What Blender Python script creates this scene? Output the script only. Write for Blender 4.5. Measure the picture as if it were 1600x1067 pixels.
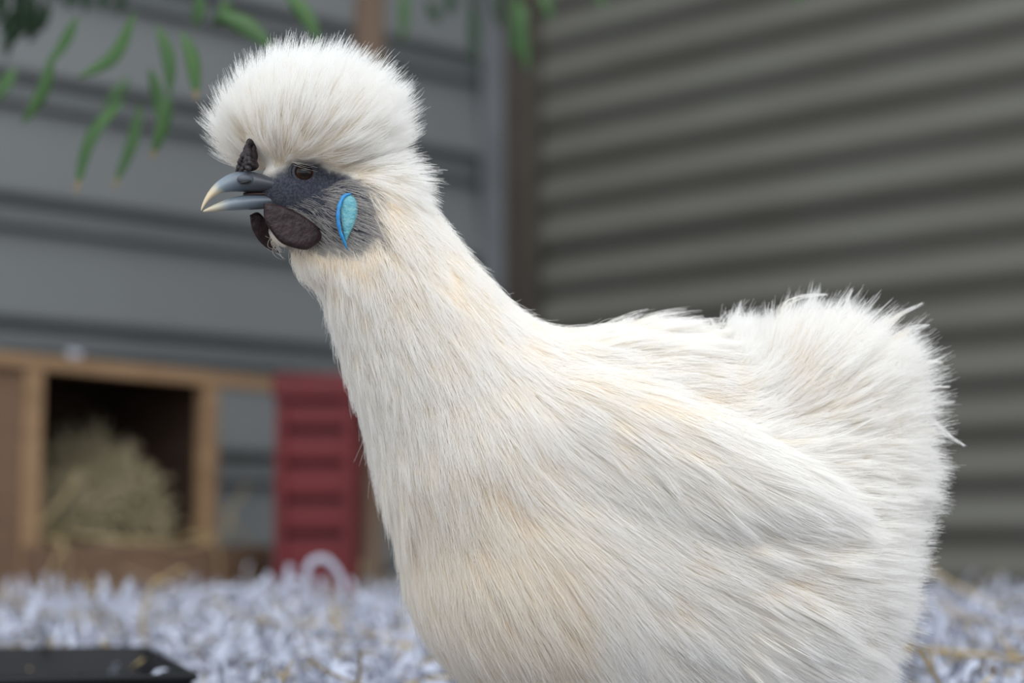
import bpy, math
import numpy as np
from mathutils import Vector, Matrix

for o in list(bpy.data.objects):
    bpy.data.objects.remove(o)
scene = bpy.context.scene
COL = scene.collection
rng = np.random.default_rng(7)

# ------------------------------------------------------------------ camera
F = 3111.0                      # focal length in pixels (70 mm on a 36 mm, 1600 px wide frame)
PITCH = math.radians(5.81)
CAM = np.array([0.0, 0.0, 0.16])
RIGHT = np.array([1.0, 0.0, 0.0])
FWD = np.array([0.0, math.cos(PITCH), math.sin(PITCH)])
UP = np.array([0.0, -math.sin(PITCH), math.cos(PITCH)])
cd = bpy.data.cameras.new('camera')
cd.lens = 70.0
cd.sensor_width = 36.0
cd.clip_start = 0.01
cd.dof.use_dof = True
cd.dof.focus_distance = 0.992
cd.dof.aperture_fstop = 4.6
cam = bpy.data.objects.new('camera', cd)
COL.objects.link(cam)
cam.location = CAM.tolist()
cam.rotation_euler = (math.pi / 2 + PITCH, 0, 0)
scene.camera = cam

# ------------------------------------------------------------------ world, light, exposure
world = bpy.data.worlds.new('world')
scene.world = world
world.use_nodes = True
bg = world.node_tree.nodes['Background']
bg.inputs['Color'].default_value = (0.86, 0.93, 1.0, 1)
bg.inputs['Strength'].default_value = 1.06
sd = bpy.data.lights.new('sun', 'SUN')
sd.energy = 1.95
sd.angle = math.radians(75)
sd.color = (1.0, 0.97, 0.93)
sun = bpy.data.objects.new('sun', sd)
COL.objects.link(sun)
sun.rotation_euler = (math.radians(38), math.radians(12), 0)
scene.view_settings.view_transform = 'Standard'
scene.view_settings.look = 'None'
scene.view_settings.exposure = 0.10
scene.view_settings.gamma = 1.0
scene.view_settings.use_curve_mapping = False
scene.cycles.use_denoising = True
scene.cycles.max_bounces = 14
scene.cycles.diffuse_bounces = 10
scene.cycles.transmission_bounces = 10


# ------------------------------------------------------------------ helpers
def W(px, py, d):
    """world point seen at pixel (px, py) at optical depth d"""
    return CAM + FWD * d + RIGHT * ((px - 800) / F * d) + UP * ((533.5 - py) / F * d)


def on_z(px, py, z):
    """world point on the horizontal plane z seen at the pixel"""
    r = FWD + RIGHT * ((px - 800) / F) + UP * ((533.5 - py) / F)
    return CAM + r * ((z - CAM[2]) / r[2])


def tag(o, label=None, cat=None, group=None, kind=None):
    if label: o['label'] = label
    if cat: o['category'] = cat
    if group: o['group'] = group
    if kind: o['kind'] = kind
    return o


def empty(name, loc, label=None, cat=None, group=None, kind=None):
    o = bpy.data.objects.new(name, None)
    o.empty_display_size = 0.05
    COL.objects.link(o)
    o.location = [float(c) for c in loc]
    return tag(o, label, cat, group, kind)


def mesh(name, V, Fc, mat, parent=None, smooth=True, org=None):
    """one mesh object from world-space vertices; its origin is its thing's base"""
    V = np.asarray(V, float)
    if parent is not None:
        root = parent
        off = np.zeros(3)
        while root is not None:
            off = off + np.array(root.location)
            root = root.parent
    else:
        off = np.array(org, float) if org is not None else np.array([V[:, 0].mean(), V[:, 1].mean(), V[:, 2].min()])
    me = bpy.data.meshes.new(name)
    me.from_pydata((V - off).tolist(), [], [tuple(int(i) for i in f) for f in Fc])
    me.materials.append(mat)
    if smooth:
        me.polygons.foreach_set('use_smooth', [True] * len(me.polygons))
    me.update()
    o = bpy.data.objects.new(name, me)
    COL.objects.link(o)
    if parent is not None:
        o.parent = parent
    else:
        o.location = off.tolist()
    return o


def bevel(o, w, seg=2):
    m = o.modifiers.new('bevel', 'BEVEL')
    m.width = w
    m.segments = seg
    m.limit_method = 'ANGLE'
    return o


def box_vf(c, ax, ay, az, hx, hy, hz):
    c, ax, ay, az = [np.asarray(a, float) for a in (c, ax, ay, az)]
    V = [c + ax * hx * sx + ay * hy * sy + az * hz * sz for sx in (-1, 1) for sy in (-1, 1) for sz in (-1, 1)]
    Fc = [(0, 1, 3, 2), (4, 6, 7, 5), (0, 4, 5, 1), (2, 3, 7, 6), (0, 2, 6, 4), (1, 5, 7, 3)]
    return V, Fc


def tube_vf(pts, rad, n=8, cap=True):
    P = np.asarray(pts, float)
    R = np.broadcast_to(np.asarray(rad, float), (len(P),))
    T = np.gradient(P, axis=0)
    T /= np.linalg.norm(T, axis=1)[:, None] + 1e-12
    a = np.array([0, 0, 1.0]) if abs(T[0, 2]) < .9 else np.array([1.0, 0, 0])
    V, Fc = [], []
    for i in range(len(P)):
        s = np.cross(T[i], a); s /= np.linalg.norm(s)
        b = np.cross(s, T[i]); a = b
        for k in range(n):
            an = 2 * math.pi * k / n
            V.append(P[i] + R[i] * (math.cos(an) * s + math.sin(an) * b))
    for i in range(len(P) - 1):
        for k in range(n):
            Fc.append((i * n + k, i * n + (k + 1) % n, (i + 1) * n + (k + 1) % n, (i + 1) * n + k))
    if cap:
        Fc.append(tuple(range(n - 1, -1, -1)))
        Fc.append(tuple((len(P) - 1) * n + k for k in range(n)))
    return V, Fc


def curve_pts(ctrl, n):
    """Catmull-Rom through control points"""
    C = np.asarray(ctrl, float)
    C = np.vstack([2 * C[0] - C[1], C, 2 * C[-1] - C[-2]])
    out = []
    for t in np.linspace(0, len(C) - 3 - 1e-6, n):
        i = int(t); u = t - i
        p0, p1, p2, p3 = C[i:i + 4]
        out.append(.5 * (2 * p1 + (p2 - p0) * u + (2 * p0 - 5 * p1 + 4 * p2 - p3) * u * u + (3 * p1 - p0 - 3 * p2 + p3) * u ** 3))
    return np.array(out)


# ------------------------------------------------------------------ materials
def principled(name, color, rough=.6, metal=0.0, noise=None, bump=None, spec=.5, coords='Object'):
    """noise = (scale, second colour, low, high[, stretch xyz]); bump = (scale, strength)"""
    m = bpy.data.materials.new(name)
    m.use_nodes = True
    nt = m.node_tree
    b = nt.nodes['Principled BSDF']
    b.inputs['Base Color'].default_value = (*color, 1)
    b.inputs['Roughness'].default_value = rough
    b.inputs['Metallic'].default_value = metal
    b.inputs['Specular IOR Level'].default_value = spec
    tc = nt.nodes.new('ShaderNodeTexCoord')
    if noise:
        mp = nt.nodes.new('ShaderNodeMapping')
        mp.inputs['Scale'].default_value = noise[4] if len(noise) > 4 else (1, 1, 1)
        nz = nt.nodes.new('ShaderNodeTexNoise')
        nz.inputs['Scale'].default_value = noise[0]
        nz.inputs['Detail'].default_value = 6
        rp = nt.nodes.new('ShaderNodeValToRGB')
        rp.color_ramp.elements[0].position = noise[2]
        rp.color_ramp.elements[1].position = noise[3]
        rp.color_ramp.elements[0].color = (*color, 1)
        rp.color_ramp.elements[1].color = (*noise[1], 1)
        nt.links.new(tc.outputs[coords], mp.inputs['Vector'])
        nt.links.new(mp.outputs[0], nz.inputs['Vector'])
        nt.links.new(nz.outputs['Fac'], rp.inputs['Fac'])
        nt.links.new(rp.outputs['Color'], b.inputs['Base Color'])
    if bump:
        n2 = nt.nodes.new('ShaderNodeTexNoise')
        n2.inputs['Scale'].default_value = bump[0]
        n2.inputs['Detail'].default_value = 5
        bp = nt.nodes.new('ShaderNodeBump')
        bp.inputs['Strength'].default_value = bump[1]
        bp.inputs['Distance'].default_value = bump[2] if len(bump) > 2 else .002
        nt.links.new(tc.outputs[coords], n2.inputs['Vector'])
        nt.links.new(n2.outputs['Fac'], bp.inputs['Height'])
        nt.links.new(bp.outputs[0], b.inputs['Normal'])
    return m


def ramp_attr(name, attr, stops, rough=.4, spec=.5, bump=None):
    """colour read from a float attribute stored on the mesh (the thing's own markings)"""
    m = principled(name, stops[0][1], rough, spec=spec, bump=bump)
    nt = m.node_tree
    at = nt.nodes.new('ShaderNodeAttribute'); at.attribute_name = attr
    rp = nt.nodes.new('ShaderNodeValToRGB')
    e = rp.color_ramp.elements
    while len(e) < len(stops): e.new(.5)
    for el, (p, c) in zip(e, stops):
        el.position = p; el.color = (*c, 1)
    nt.links.new(at.outputs['Fac'], rp.inputs['Fac'])
    nt.links.new(rp.outputs['Color'], nt.nodes['Principled BSDF'].inputs['Base Color'])
    return m


def set_attr(o, name, vals):
    a = o.data.attributes.new(name, 'FLOAT', 'POINT')
    a.data.foreach_set('value', np.asarray(vals, np.float32))


def feather_mat(name, root, tip, mid=.7):
    m = bpy.data.materials.new(name)
    m.use_nodes = True
    nt = m.node_tree
    nt.nodes.remove(nt.nodes['Principled BSDF'])
    out = nt.nodes['Material Output']
    hi = nt.nodes.new('ShaderNodeHairInfo')
    rp = nt.nodes.new('ShaderNodeValToRGB')
    rp.color_ramp.elements[0].color = (*root, 1)
    rp.color_ramp.elements[1].color = (*tip, 1)
    rp.color_ramp.elements[1].position = mid
    df = nt.nodes.new('ShaderNodeBsdfDiffuse')
    tr = nt.nodes.new('ShaderNodeBsdfTranslucent')
    mx = nt.nodes.new('ShaderNodeMixShader'); mx.inputs[0].default_value = .48
    nt.links.new(hi.outputs['Intercept'], rp.inputs['Fac'])
    for n in (df, tr): nt.links.new(rp.outputs['Color'], n.inputs['Color'])
    nt.links.new(df.outputs[0], mx.inputs[1]); nt.links.new(tr.outputs[0], mx.inputs[2])
    nt.links.new(mx.outputs[0], out.inputs['Surface'])
    return m


M = {}
M['iron_right'] = principled('weathered corrugated iron', (.150, .150, .132), .55, .0, (2.2, (.115, .110, .094), .35, .75, (1, 1, 3)), spec=.35)
M['iron_left'] = principled('grey painted ribbed sheet', (.150, .162, .169), .5, .0, (1.6, (.132, .141, .147), .3, .7), spec=.4)
M['rust'] = principled('rusty post', (.07, .06, .05), .8, 0, (9, (.045, .035, .028), .35, .7))
M['flash'] = principled('zinc corner flashing', (.16, .17, .185), .5, 0, (5, (.11, .115, .125), .35, .7))
M['dirt'] = principled('dirt floor', (.13, .10, .075), .95, 0, (9, (.24, .19, .13), .35, .7), (60, .6, .01))
M['paper'] = principled('shredded paper', (.50, .535, .65), .8, 0, (4, (.42, .45, .55), .4, .7), spec=.2)
M['straw'] = principled('straw', (.48, .37, .19), .7, 0, (8, (.33, .25, .13), .35, .7), spec=.3)
M['hay'] = principled('hay', (.46, .39, .26), .75, 0, (14, (.31, .275, .175), .35, .7), spec=.2)
M['ply'] = principled('brown plywood', (.185, .115, .075), .7, 0, (6, (.14, .088, .06), .35, .7, (1, 1, 6)), spec=.3)
M['pine'] = principled('raw pine edge', (.32, .205, .118), .65, 0, (9, (.25, .155, .088), .35, .7, (1, 1, 5)), spec=.3)
M['ply_shaded'] = principled('shade-darkened plywood', (.045, .026, .018), .8, 0, (6, (.030, .018, .013), .35, .7, (1, 1, 6)), spec=.2)  # plywood of the inner boards, the box's inside shade put into its colour
M['red'] = principled('red plastic', (.135, .010, .014), .5, 0, (7, (.10, .009, .013), .4, .7), spec=.4)
M['bark'] = principled('tree bark', (.15, .095, .066), .9, 0, (14, (.21, .165, .125), .35, .75, (1, 1, .3)), (90, .6, .004))
M['leaf'] = principled('green leaf', (.052, .125, .034), .5, 0, (30, (.038, .095, .03), .4, .7), spec=.4)
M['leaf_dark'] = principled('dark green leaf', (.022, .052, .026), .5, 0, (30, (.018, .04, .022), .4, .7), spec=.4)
M['leaf_tip'] = principled('browned leaf tip', (.24, .18, .085), .7)
M['tray'] = principled('black plastic tray', (.010, .011, .014), .6, 0, None, (70, .1), spec=.25)
M['white_feather'] = feather_mat('white silky feather', (.97, .90, .79), (.975, .97, .96))
M['breast_feather'] = feather_mat('cream and warm-shaded breast feather', (.97, .86, .71), (.975, .95, .905))  # cream is partly plumage colour, partly warm shading put into the tint
M['crest_feather'] = feather_mat('white crest feather', (.97, .92, .84), (.975, .975, .97))
M['cheek_feather'] = feather_mat('grey white cheek hair', (.36, .35, .37), (.70, .68, .66))

# ------------------------------------------------------------------ walls
CORN = np.array([-0.005, 3.75, 0.0])
DL = np.array([.719, .695, 0.0]); DL /= np.linalg.norm(DL)      # along the ribbed wall, towards the corner
DR = np.array([.695, -.719, 0.0]); DR /= np.linalg.norm(DR)     # along the corrugated wall, away from the corner
NL = np.array([DL[1], -DL[0], 0.0])                             # into the yard
NR = np.array([DR[1], -DR[0], 0.0])
if NR[1] > 0: NR = -NR
if NL[1] > 0: NL = -NL
UZ = np.array([0, 0, 1.0])


def sheet(prof, a, b, along, normal, base, nseg=6):
    """profile [(z, out)] swept along a wall direction, with a back skin for thickness"""
    prof = np.asarray(prof, float)
    V = []
    for s in np.linspace(a, b, nseg):
        for back in (0, .0012):
            for z, o in prof:
                V.append(base + along * s + normal * (o - back) + UZ * z)
    n = len(prof); Fc = []
    st = 2 * n
    for i in range(nseg - 1):
        for k in range(n - 1):
            Fc.append((i * st + k, i * st + k + 1, (i + 1) * st + k + 1, (i + 1) * st + k))
            Fc.append((i * st + n + k + 1, i * st + n + k, (i + 1) * st + n + k, (i + 1) * st + n + k + 1))
    return V, Fc


wl = empty('wall_left', CORN - DL * 1.0, 'grey ribbed metal sheet wall behind the nest box', None, None, 'structure')
wr = empty('wall_right', CORN + DR * 1.0, 'olive grey corrugated iron wall behind the hen', None, None, 'structure')

def corr(z0, z1, pitch, amp, phase):
    z = np.linspace(z0, z1, int((z1 - z0) / pitch * 12))
    return [(zz, amp * math.sin(2 * math.pi * (zz - phase) / pitch)) for zz in z]

# z of the overlap line of the corrugated sheets
SEAM = .16 + (850 - 331) / F * 3.28
PIT = .076
PH = .16 + (850 - 843) / F * 2.97 + .006         # dark (hollow) centred there
V, Fc = sheet(corr(-.02, SEAM + .03, PIT, .0085, PH), .03, 2.6, DR, NR, CORN)
mesh('corrugated_sheet', V, Fc, M['iron_right'], wr)
V, Fc = sheet(corr(SEAM - .004, 2.1, PIT, .0085, PH + .003), .03, 2.6, DR, NR, CORN + NR * .006)
mesh('corrugated_sheet', V, Fc, M['iron_right'], wr)


def ribs(z0, z1):
    """flat pans with a raised square rib every 190 mm"""
    out = [(z0, .02)]
    zr = .16 + (850 - 340) / F * 3.0 + .014
    k0 = int(math.floor((z0 - zr) / .19)) - 1
    for k in range(k0, k0 + 14):
        c = zr + k * .19
        for dz, o in ((-.165, .024), (-.159, .024), (-.150, .004), (-.124 - .0, .004)) if 0 else ((-.036, .005), (-.028, .005), (-.021, .022), (-.015, .004), (.012, .004), (.026, .024), (.032, .025)):
            if z0 < c + dz < z1: out.append((c + dz, o))
    out.append((z1, .012))
    return out

V, Fc = sheet(ribs(-.02, 2.1), -2.4, -.02, DL, NL, CORN)
mesh('ribbed_sheet', V, Fc, M['iron_left'], wl, smooth=False)
for nm, mat, c, ax, hx, hy in (('corner_flashing', 'flash', CORN - DL * .06 + NL * .028, DL, .038, .003),
                               ('corner_post', 'rust', CORN + DR * .055 + NR * .030, DR, .045, .012)):
    nrm = NL if ax is DL else NR
    V, Fc = box_vf(c + UZ * 1.04, ax, nrm, UZ, hx, hy, 1.06)
    bevel(mesh(nm, V, Fc, M[mat], wl if ax is DL else wr, smooth=False), .002)

# ------------------------------------------------------------------ floor
def bed_z(x, y):
    d = y
    t = np.clip((d - 1.0) / 1.1, 0, 1)
    base = .030 + .048 * t * t * (3 - 2 * t)
    return base + .006 * np.sin(x * 9 + y * 4) * np.sin(y * 7 - x * 3)

n = 60
gx = np.linspace(-2.2, 2.2, n); gy = np.linspace(-.6, 3.9, n)
V = [(x, y, bed_z(x, y) - .022 + rng.uniform(-.003, .003)) for y in gy for x in gx]
Fc = [(j * n + i, j * n + i + 1, (j + 1) * n + i + 1, (j + 1) * n + i) for j in range(n - 1) for i in range(n - 1)]
fl = mesh('floor', V, Fc, M['dirt'], None, org=(0, 1.5, 0))
tag(fl, 'earth floor of the coop under paper and straw', None, None, 'structure')


def strips(count, region, wid, length, mat, name, label, curl, hgt, seed, up=.35):
    r = np.random.default_rng(seed)
    K = 7
    V = np.zeros((count, K, 2, 3))
    for q in range(count):
        x, y = region(r)
        L = r.uniform(*length); w = r.uniform(*wid) * .5
        yaw = r.uniform(0, 2 * math.pi); pit = r.normal(0, up); cv = r.normal(0, curl); cy = r.normal(0, curl)
        p = np.array([x, y, bed_z(x, y) + r.uniform(-.02, hgt)])
        roll = r.uniform(-1.3, 1.3)
        for k in range(K):
            d = np.array([math.cos(yaw) * math.cos(pit), math.sin(yaw) * math.cos(pit), math.sin(pit)])
            s = np.cross(d, UZ); s /= np.linalg.norm(s) + 1e-9
            b = np.cross(s, d)
            side = s * math.cos(roll) + b * math.sin(roll)
            V[q, k, 0] = p - side * w; V[q, k, 1] = p + side * w
            p = p + d * L / (K - 1)
            yaw += cy / K; pit += cv / K
            lo = bed_z(p[0], p[1]) - .018
            if p[2] < lo: p[2] = lo; pit = abs(pit) * .4
    base = (np.arange(count) * K * 2)[:, None, None]
    k = np.arange(K - 1)[None, :, None] * 2
    Fq = (base + k + np.array([0, 1, 3, 2])[None, None, :]).reshape(-1, 4)
    o = mesh(name, V.reshape(-1, 3), Fq, mat, None, org=(0, 1.8, 0))
    return tag(o, label, None, None, 'stuff')


def reg_bed(r):
    while True:
        y = r.uniform(.75, 3.6)
        x = r.uniform(-.46, .46) * (y + .2)
        p = np.array([x, y, 0]) - CORN
        if p @ NL > .03 and p @ NR > .03 and not (-.34 * 1 < 0 and box_hit(x, y)):
            return x, y


NB = None
def box_hit(x, y):
    # keep bedding out of the nest box and the tray
    p = np.array([x, y, 0.0])
    if NB is not None:
        c, ax, ay, hx, hy = NB
        q = p - c
        if abs(q @ ax) < hx and abs(q @ ay) < hy: return True
    if x < -.10 and y < TR1[1] - .02 and x < TR1[0] + .03 + (TR1[1] - y) * .1: return True
    return False


# ------------------------------------------------------------------ nest box
pL = W(55, 850, 2.62); pR = W(430, 850, 3.00)
pL[2] = pR[2] = 0
BX = (pR - pL) / np.linalg.norm(pR - pL)
BY = np.array([-BX[1], BX[0], 0.0])                   # into the box (away from camera)
if BY[1] < 0: BY = -BY
ZT = .16 + 296 / F * 2.62
nb_len = np.linalg.norm(pR - pL)
nb = empty('nest_box', pL + BX * .1, 'low brown plywood nest box with pale pine edges, filled with hay', 'nest box')

def bpart(name, x0, x1, y0, y1, z0, z1, mat, bev=.002):
    c = pL + BX * (x0 + x1) / 2 + BY * (y0 + y1) / 2 + UZ * (z0 + z1) / 2
    V, Fc = box_vf(c, BX, BY, UZ, abs(x1 - x0) / 2, abs(y1 - y0) / 2, abs(z1 - z0) / 2)
    return bevel(mesh(name, V, Fc, M[mat], nb, smooth=False), bev)

def xs(px):
    """position along the box front of a pixel column"""
    # intersect ray column with front line
    k = (px - 800) / F
    # (pL + BX t).x = k * depth ; depth ~ (y*cos) at the horizon
    c = math.cos(PITCH)
    dep = lambda P: P[1] * c + (.16 - .16) * 0
    a0 = pL[0] - k * pL[1] / c; a1 = BX[0] - k * BX[1] / c
    return -a0 / a1

X0 = xs(40); X1 = xs(68); X2 = xs(319); X3 = xs(341); X4 = xs(415); X5 = xs(440)
DEP = .235
ZLIP = .158
bpart('front_panel', X0 - .30, X0, .004, .014, .03, ZT - .018, 'ply')
bpart('post', X0, X1, -.004, .016, .03, ZT - .020, 'pine')
bpart('post', X2, X3, -.004, .016, .03, ZT - .020, 'pine')
bpart('top_rail', X0 - .30, X5, -.006, .016, ZT - .020, ZT, 'pine')
bpart('lip_board', X0 + .0005, X4, -.020, -.0045, .03, ZLIP, 'ply')
bpart('roof_board', X0 - .30, X3, .0165, DEP, ZT - .014, ZT - .002, 'ply_shaded')
bpart('back_board', X0 - .30, X3, DEP, DEP + .010, .03, ZT - .002, 'ply_shaded')
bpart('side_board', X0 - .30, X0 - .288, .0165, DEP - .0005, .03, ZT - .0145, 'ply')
bpart('divider_board', X0 - .006, X0 + .004, .0165, DEP - .0005, .03, ZT - .0145, 'ply_shaded')
bpart('divider_board', X2 + .004, X3 - .002, .0165, DEP - .0005, .03, ZT - .0145, 'ply_shaded')
bpart('floor_board', X0 + .005, X2 + .003, .0165, DEP - .0005, .03, .042, 'ply')
NB = (pL + BX * (X3 - .40) / 2 + BY * .11, BX, BY, (X3 + .40) / 2 + .01, .14)

# hay heaped inside
r = np.random.default_rng(3)
hv, hf = [], []
xc = (X1 * .42 + X2 * .58) + .022
for q in range(1900):
    a = r.uniform(0, 1) ** .5; th = r.uniform(0, 2 * math.pi)
    x = xc + (X2 - X1) * .5 * a * math.cos(th); y = .125 + .095 * a * math.sin(th)
    x = min(max(x, X1 + .005), X2 - .004)
    pk = .160 + .165 * max(0, 1 - ((x - xc - .008) / (.62 * (X2 - X1))) ** 2) ** 1.1
    z = .05 + (pk - .05) * r.uniform(0, 1) ** .5 * (1 - .35 * a * a)
    p0 = pL + BX * x + BY * y + UZ * z
    d = r.normal(0, 1, 3); d[2] = d[2] * .8 + .25; d /= np.linalg.norm(d)
    L = r.uniform(.03, .08); bend = r.normal(0, .25, 3)
    pts = [p0 + d * L * (t - .5) + bend * L * (t - .5) ** 2 for t in (0, .33, .66, 1)]
    ok = True
    for p in pts:
        qx = (p - pL) @ BX; qy = (p - pL) @ BY
        if qx < X1 - .004 or qx > X2 + .002 or qy > DEP - .004 or qy < .017 or p[2] > ZT - .02 or p[2] < .044: ok = False
    if not ok: continue
    v, f = tube_vf(pts, r.uniform(.0008, .0019), 4)
    o0 = len(hv); hv += v; hf += [tuple(i + o0 for i in ff) for ff in f]
tag(mesh('hay_pile', hv, hf, M['hay'], None, org=pL + BX * xc + BY * .12 + UZ * .043), 'heap of greenish dry hay inside the nest box', None, None, 'stuff')

def stalk(name, ctrl, rad, mat, label, group):
    P = curve_pts(ctrl, 10)
    v, f = tube_vf(P, np.linspace(rad, rad * .6, 10), 6)
    return tag(mesh(name, v, f, M[mat]), label, 'straw', group)

# stalks that spill over the lip (front plane of the lip is y = -.02)
def fr(px, py, yo):
    x = xs(px); P = pL + BX * x + BY * yo
    d = (P - CAM) @ FWD
    z = .16 + (850 - py) / F * P[1] / math.cos(PITCH)
    return np.array([P[0], P[1], z])

spill = iter(['longest pale straw slanting down across the lip board below the left pine post', 'pale straw hanging straight down the lip board below the left pine post',
              'straw lying flat along the top of the lip board', 'short straw poking over the lip board left of its middle',
              'straw slanting upward along the left pine post of the nest box', 'straw bowed over the lip board just left of the right pine post',
              'straw hanging down the lip board in front of the right pine post'])
for ctrl in ([(100, 835, .02), (82, 846, -.03), (55, 890, -.04), (20, 955, -.045)],
             [(70, 832, .02), (80, 850, -.03), (84, 890, -.035), (76, 940, -.04)],
             [(150, 838, .03), (215, 846, -.026), (262, 842, -.028), (312, 832, -.026)],
             [(120, 828, .03), (170, 846, -.026), (200, 852, -.028)],
             [(60, 820, -.01), (80, 800, -.012), (112, 752, -.012), (125, 735, .0)],
             [(228, 838, .02), (252, 856, -.034), (290, 848, -.042), (322, 826, -.036)],
             [(306, 830, .02), (318, 852, -.028), (322, 900, -.034), (318, 930, -.036)]):
    stalk('straw_stalk', [fr(*c) for c in ctrl], .0019, 'straw', next(spill), 'straws spilling from the nest box')
stalk('straw_stalk', [fr(*c) for c in [(335, 850, -.025), (352, 795, -.02), (368, 770, -.02), (372, 755, -.02)]], .0016, 'straw',
      'straw stalk poking up beside the right pine post of the nest box', None)
stalk('straw_stalk', [fr(*c) for c in [(345, 800, -.012), (362, 830, -.022), (388, 865, -.026)]], .0018, 'straw',
      'straw stalk leaning on the lip board between pine post and red crate', None)

# ------------------------------------------------------------------ red crate
cD = 2.80
cL = W(428, 850, cD); cL[2] = 0
CX = np.array([math.cos(-.02), math.sin(-.02), 0]); CY = np.array([-CX[1], CX[0], 0])
cw = .112; cdp = .15; zt = .16 + (850 - 583) / F * cD; zb = .055
cr = empty('plastic_crate', cL + CX * cw / 2 + UZ * zb, 'tall red plastic crate with ribbed sides beside the nest box', 'crate')

def cpart(name, x0, x1, y0, y1, z0, z1, bev=.002):
    c = cL + CX * (x0 + x1) / 2 + CY * (y0 + y1) / 2 + UZ * (z0 + z1) / 2
    V, Fc = box_vf(c, CX, CY, UZ, abs(x1 - x0) / 2, abs(y1 - y0) / 2, abs(z1 - z0) / 2)
    return bevel(mesh(name, V, Fc, M['red'], cr, smooth=False), bev)

zrim = zt - .036
cpart('rim', -.004, cw + .024, -.006, cdp + .006, zrim, zt, .003)
cpart('core', .010, cw - .004, .024, cdp - .012, zb, zrim - .0005)
for x0, x1 in ((0, .014), (cw - .016, cw)):
    for y0, y1 in ((0, .013), (cdp - .013, cdp)):
        cpart('corner_post', x0, x1, y0, y1, zb, zrim - .0003)
edges = [zrim - .004, .16 + (850 - 680) / F * cD, .16 + (850 - 733) / F * cD, .16 + (850 - 789) / F * cD, .16 + (850 - 843) / F * cD, zb + .004]
for a, b in zip(edges[:-1], edges[1:]):
    cpart('slat', .0145, cw - .0125, .003, .0235, b + .013, a)
    cpart('slat', cw - .0035, cw - .001, .0135, cdp - .0135, b + .012, a)
    cpart('slat', .004, .0098, .0135, cdp - .0135, b + .012, a)

# ------------------------------------------------------------------ tree
tb = W(574, 850, 2.98); tb[2] = .05
tree = empty('young_tree', tb, 'slender brown tree trunk with narrow green leaves hanging at the top', 'tree')
P = curve_pts([tb, W(573, 700, 2.98), W(570, 420, 2.97), W(577, 40, 2.96), W(580, -150, 2.95), W(570, -420, 2.9)], 24)
v, f = tube_vf(P, np.linspace(.027, .020, 24), 12)
mesh('trunk', v, f, M['bark'], tree)

def branch(ctrl, r0, r1):
    P = curve_pts(ctrl, 14)
    v, f = tube_vf(P, np.linspace(r0, r1, 14), 7)
    return mesh('branch', v, f, M['bark'], tree)

top = W(578, -190, 2.95)
branch([top, W(430, -260, 2.3), W(300, -190, 1.8), W(230, -60, 1.62), W(205, -12, 1.6)], .012, .0015)
branch([W(360, -235, 2.0), W(200, -170, 1.9), W(70, -80, 1.9), W(20, -10, 1.9)], .007, .0015)
branch([top, W(700, -220, 2.6), W(790, -120, 2.4), W(805, -20, 2.4)], .008, .0015)
branch([W(430, -260, 2.3), W(470, -160, 1.9), W(440, -40, 1.7), W(330, -20, 1.65)], .006, .0015)


def leaf(base, mid, tip, wpx, mat='leaf', brown=False):
    """lanceolate, folded along the midrib, given as (px, py, depth) points"""
    P = curve_pts([W(*base), W(*mid), W(*tip)], 9)
    d = (base[2] + tip[2]) / 2
    prof = np.array([.12, .5, .8, .97, 1, .92, .75, .48, .05]) * wpx / F * d * .5
    T = np.gradient(P, axis=0); T /= np.linalg.norm(T, axis=1)[:, None]
    s = np.cross(T, FWD); s /= np.linalg.norm(s, axis=1)[:, None]
    ang = rng.uniform(-.5, .5)
    nrm = np.cross(s, T)
    s = s * math.cos(ang) + nrm * math.sin(ang); nrm = np.cross(s, T)
    V = []
    for k in range(9):
        V += [P[k] - s[k] * prof[k] - nrm[k] * prof[k] * .35, P[k], P[k] + s[k] * prof[k] - nrm[k] * prof[k] * .35]
    th = .0003
    V = V + [v - nrm[i // 3] * th for i, v in enumerate(V)]
    Fc = []
    for k in range(8):
        for c in range(2):
            a = k * 3 + c
            Fc += [(a, a + 1, a + 4, a + 3), (a + 27, a + 30, a + 31, a + 28)]
        Fc += [(k * 3, k * 3 + 3, k * 3 + 30, k * 3 + 27), (k * 3 + 2, k * 3 + 29, k * 3 + 32, k * 3 + 5)]
    o = mesh('leaf', V, Fc, M[mat], tree)
    if brown:
        o.data.materials.append(M['leaf_tip'])
        mi = np.zeros(len(Fc), int)
        mi[-6:] = 1
        o.data.polygons.foreach_set('material_index', mi)
    return o

A = 1.55
for b_, m_, t_, w_, br in [
    ((212, 18, A), (180, 88, A), (122, 122, A), 22, 0), ((122, 25, 1.62), (105, 62, 1.62), (78, 102, 1.62), 19, 0),
    ((82, 82, 1.6), (68, 140, 1.6), (34, 196, 1.6), 21, 0), ((246, 40, A), (262, 90, A), (266, 150, A), 22, 0),
    ((284, 50, 1.5), (300, 95, 1.5), (307, 158, 1.5), 24, 1), ((196, 156, A), (145, 215, A), (118, 306, A), 23, 1),
    ((220, 160, 1.62), (208, 225, 1.62), (176, 298, 1.62), 20, 1), ((234, 106, 1.6), (246, 145, 1.6), (250, 195, 1.6), 20, 0),
    ((264, 145, A), (255, 190, A), (236, 250, A), 22, 1), ((342, 22, 1.6), (385, 42, 1.6), (428, 78, 1.6), 30, 0),
    ((446, -12, 1.6), (476, 22, 1.6), (500, 66, 1.6), 26, 0), ((312, -10, 1.7), (312, 15, 1.7), (306, 44, 1.7), 22, 0),
    ((352, 0, 1.7), (350, 20, 1.7), (335, 38, 1.7), 26, 0), ((24, 108, 1.75), (12, 130, 1.75), (-8, 160, 1.75), 24, 0),
    ((200, 120, 1.9), (185, 145, 1.9), (160, 175, 1.9), 16, 0)]:
    leaf(b_, m_, t_, w_, 'leaf', br)
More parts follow.
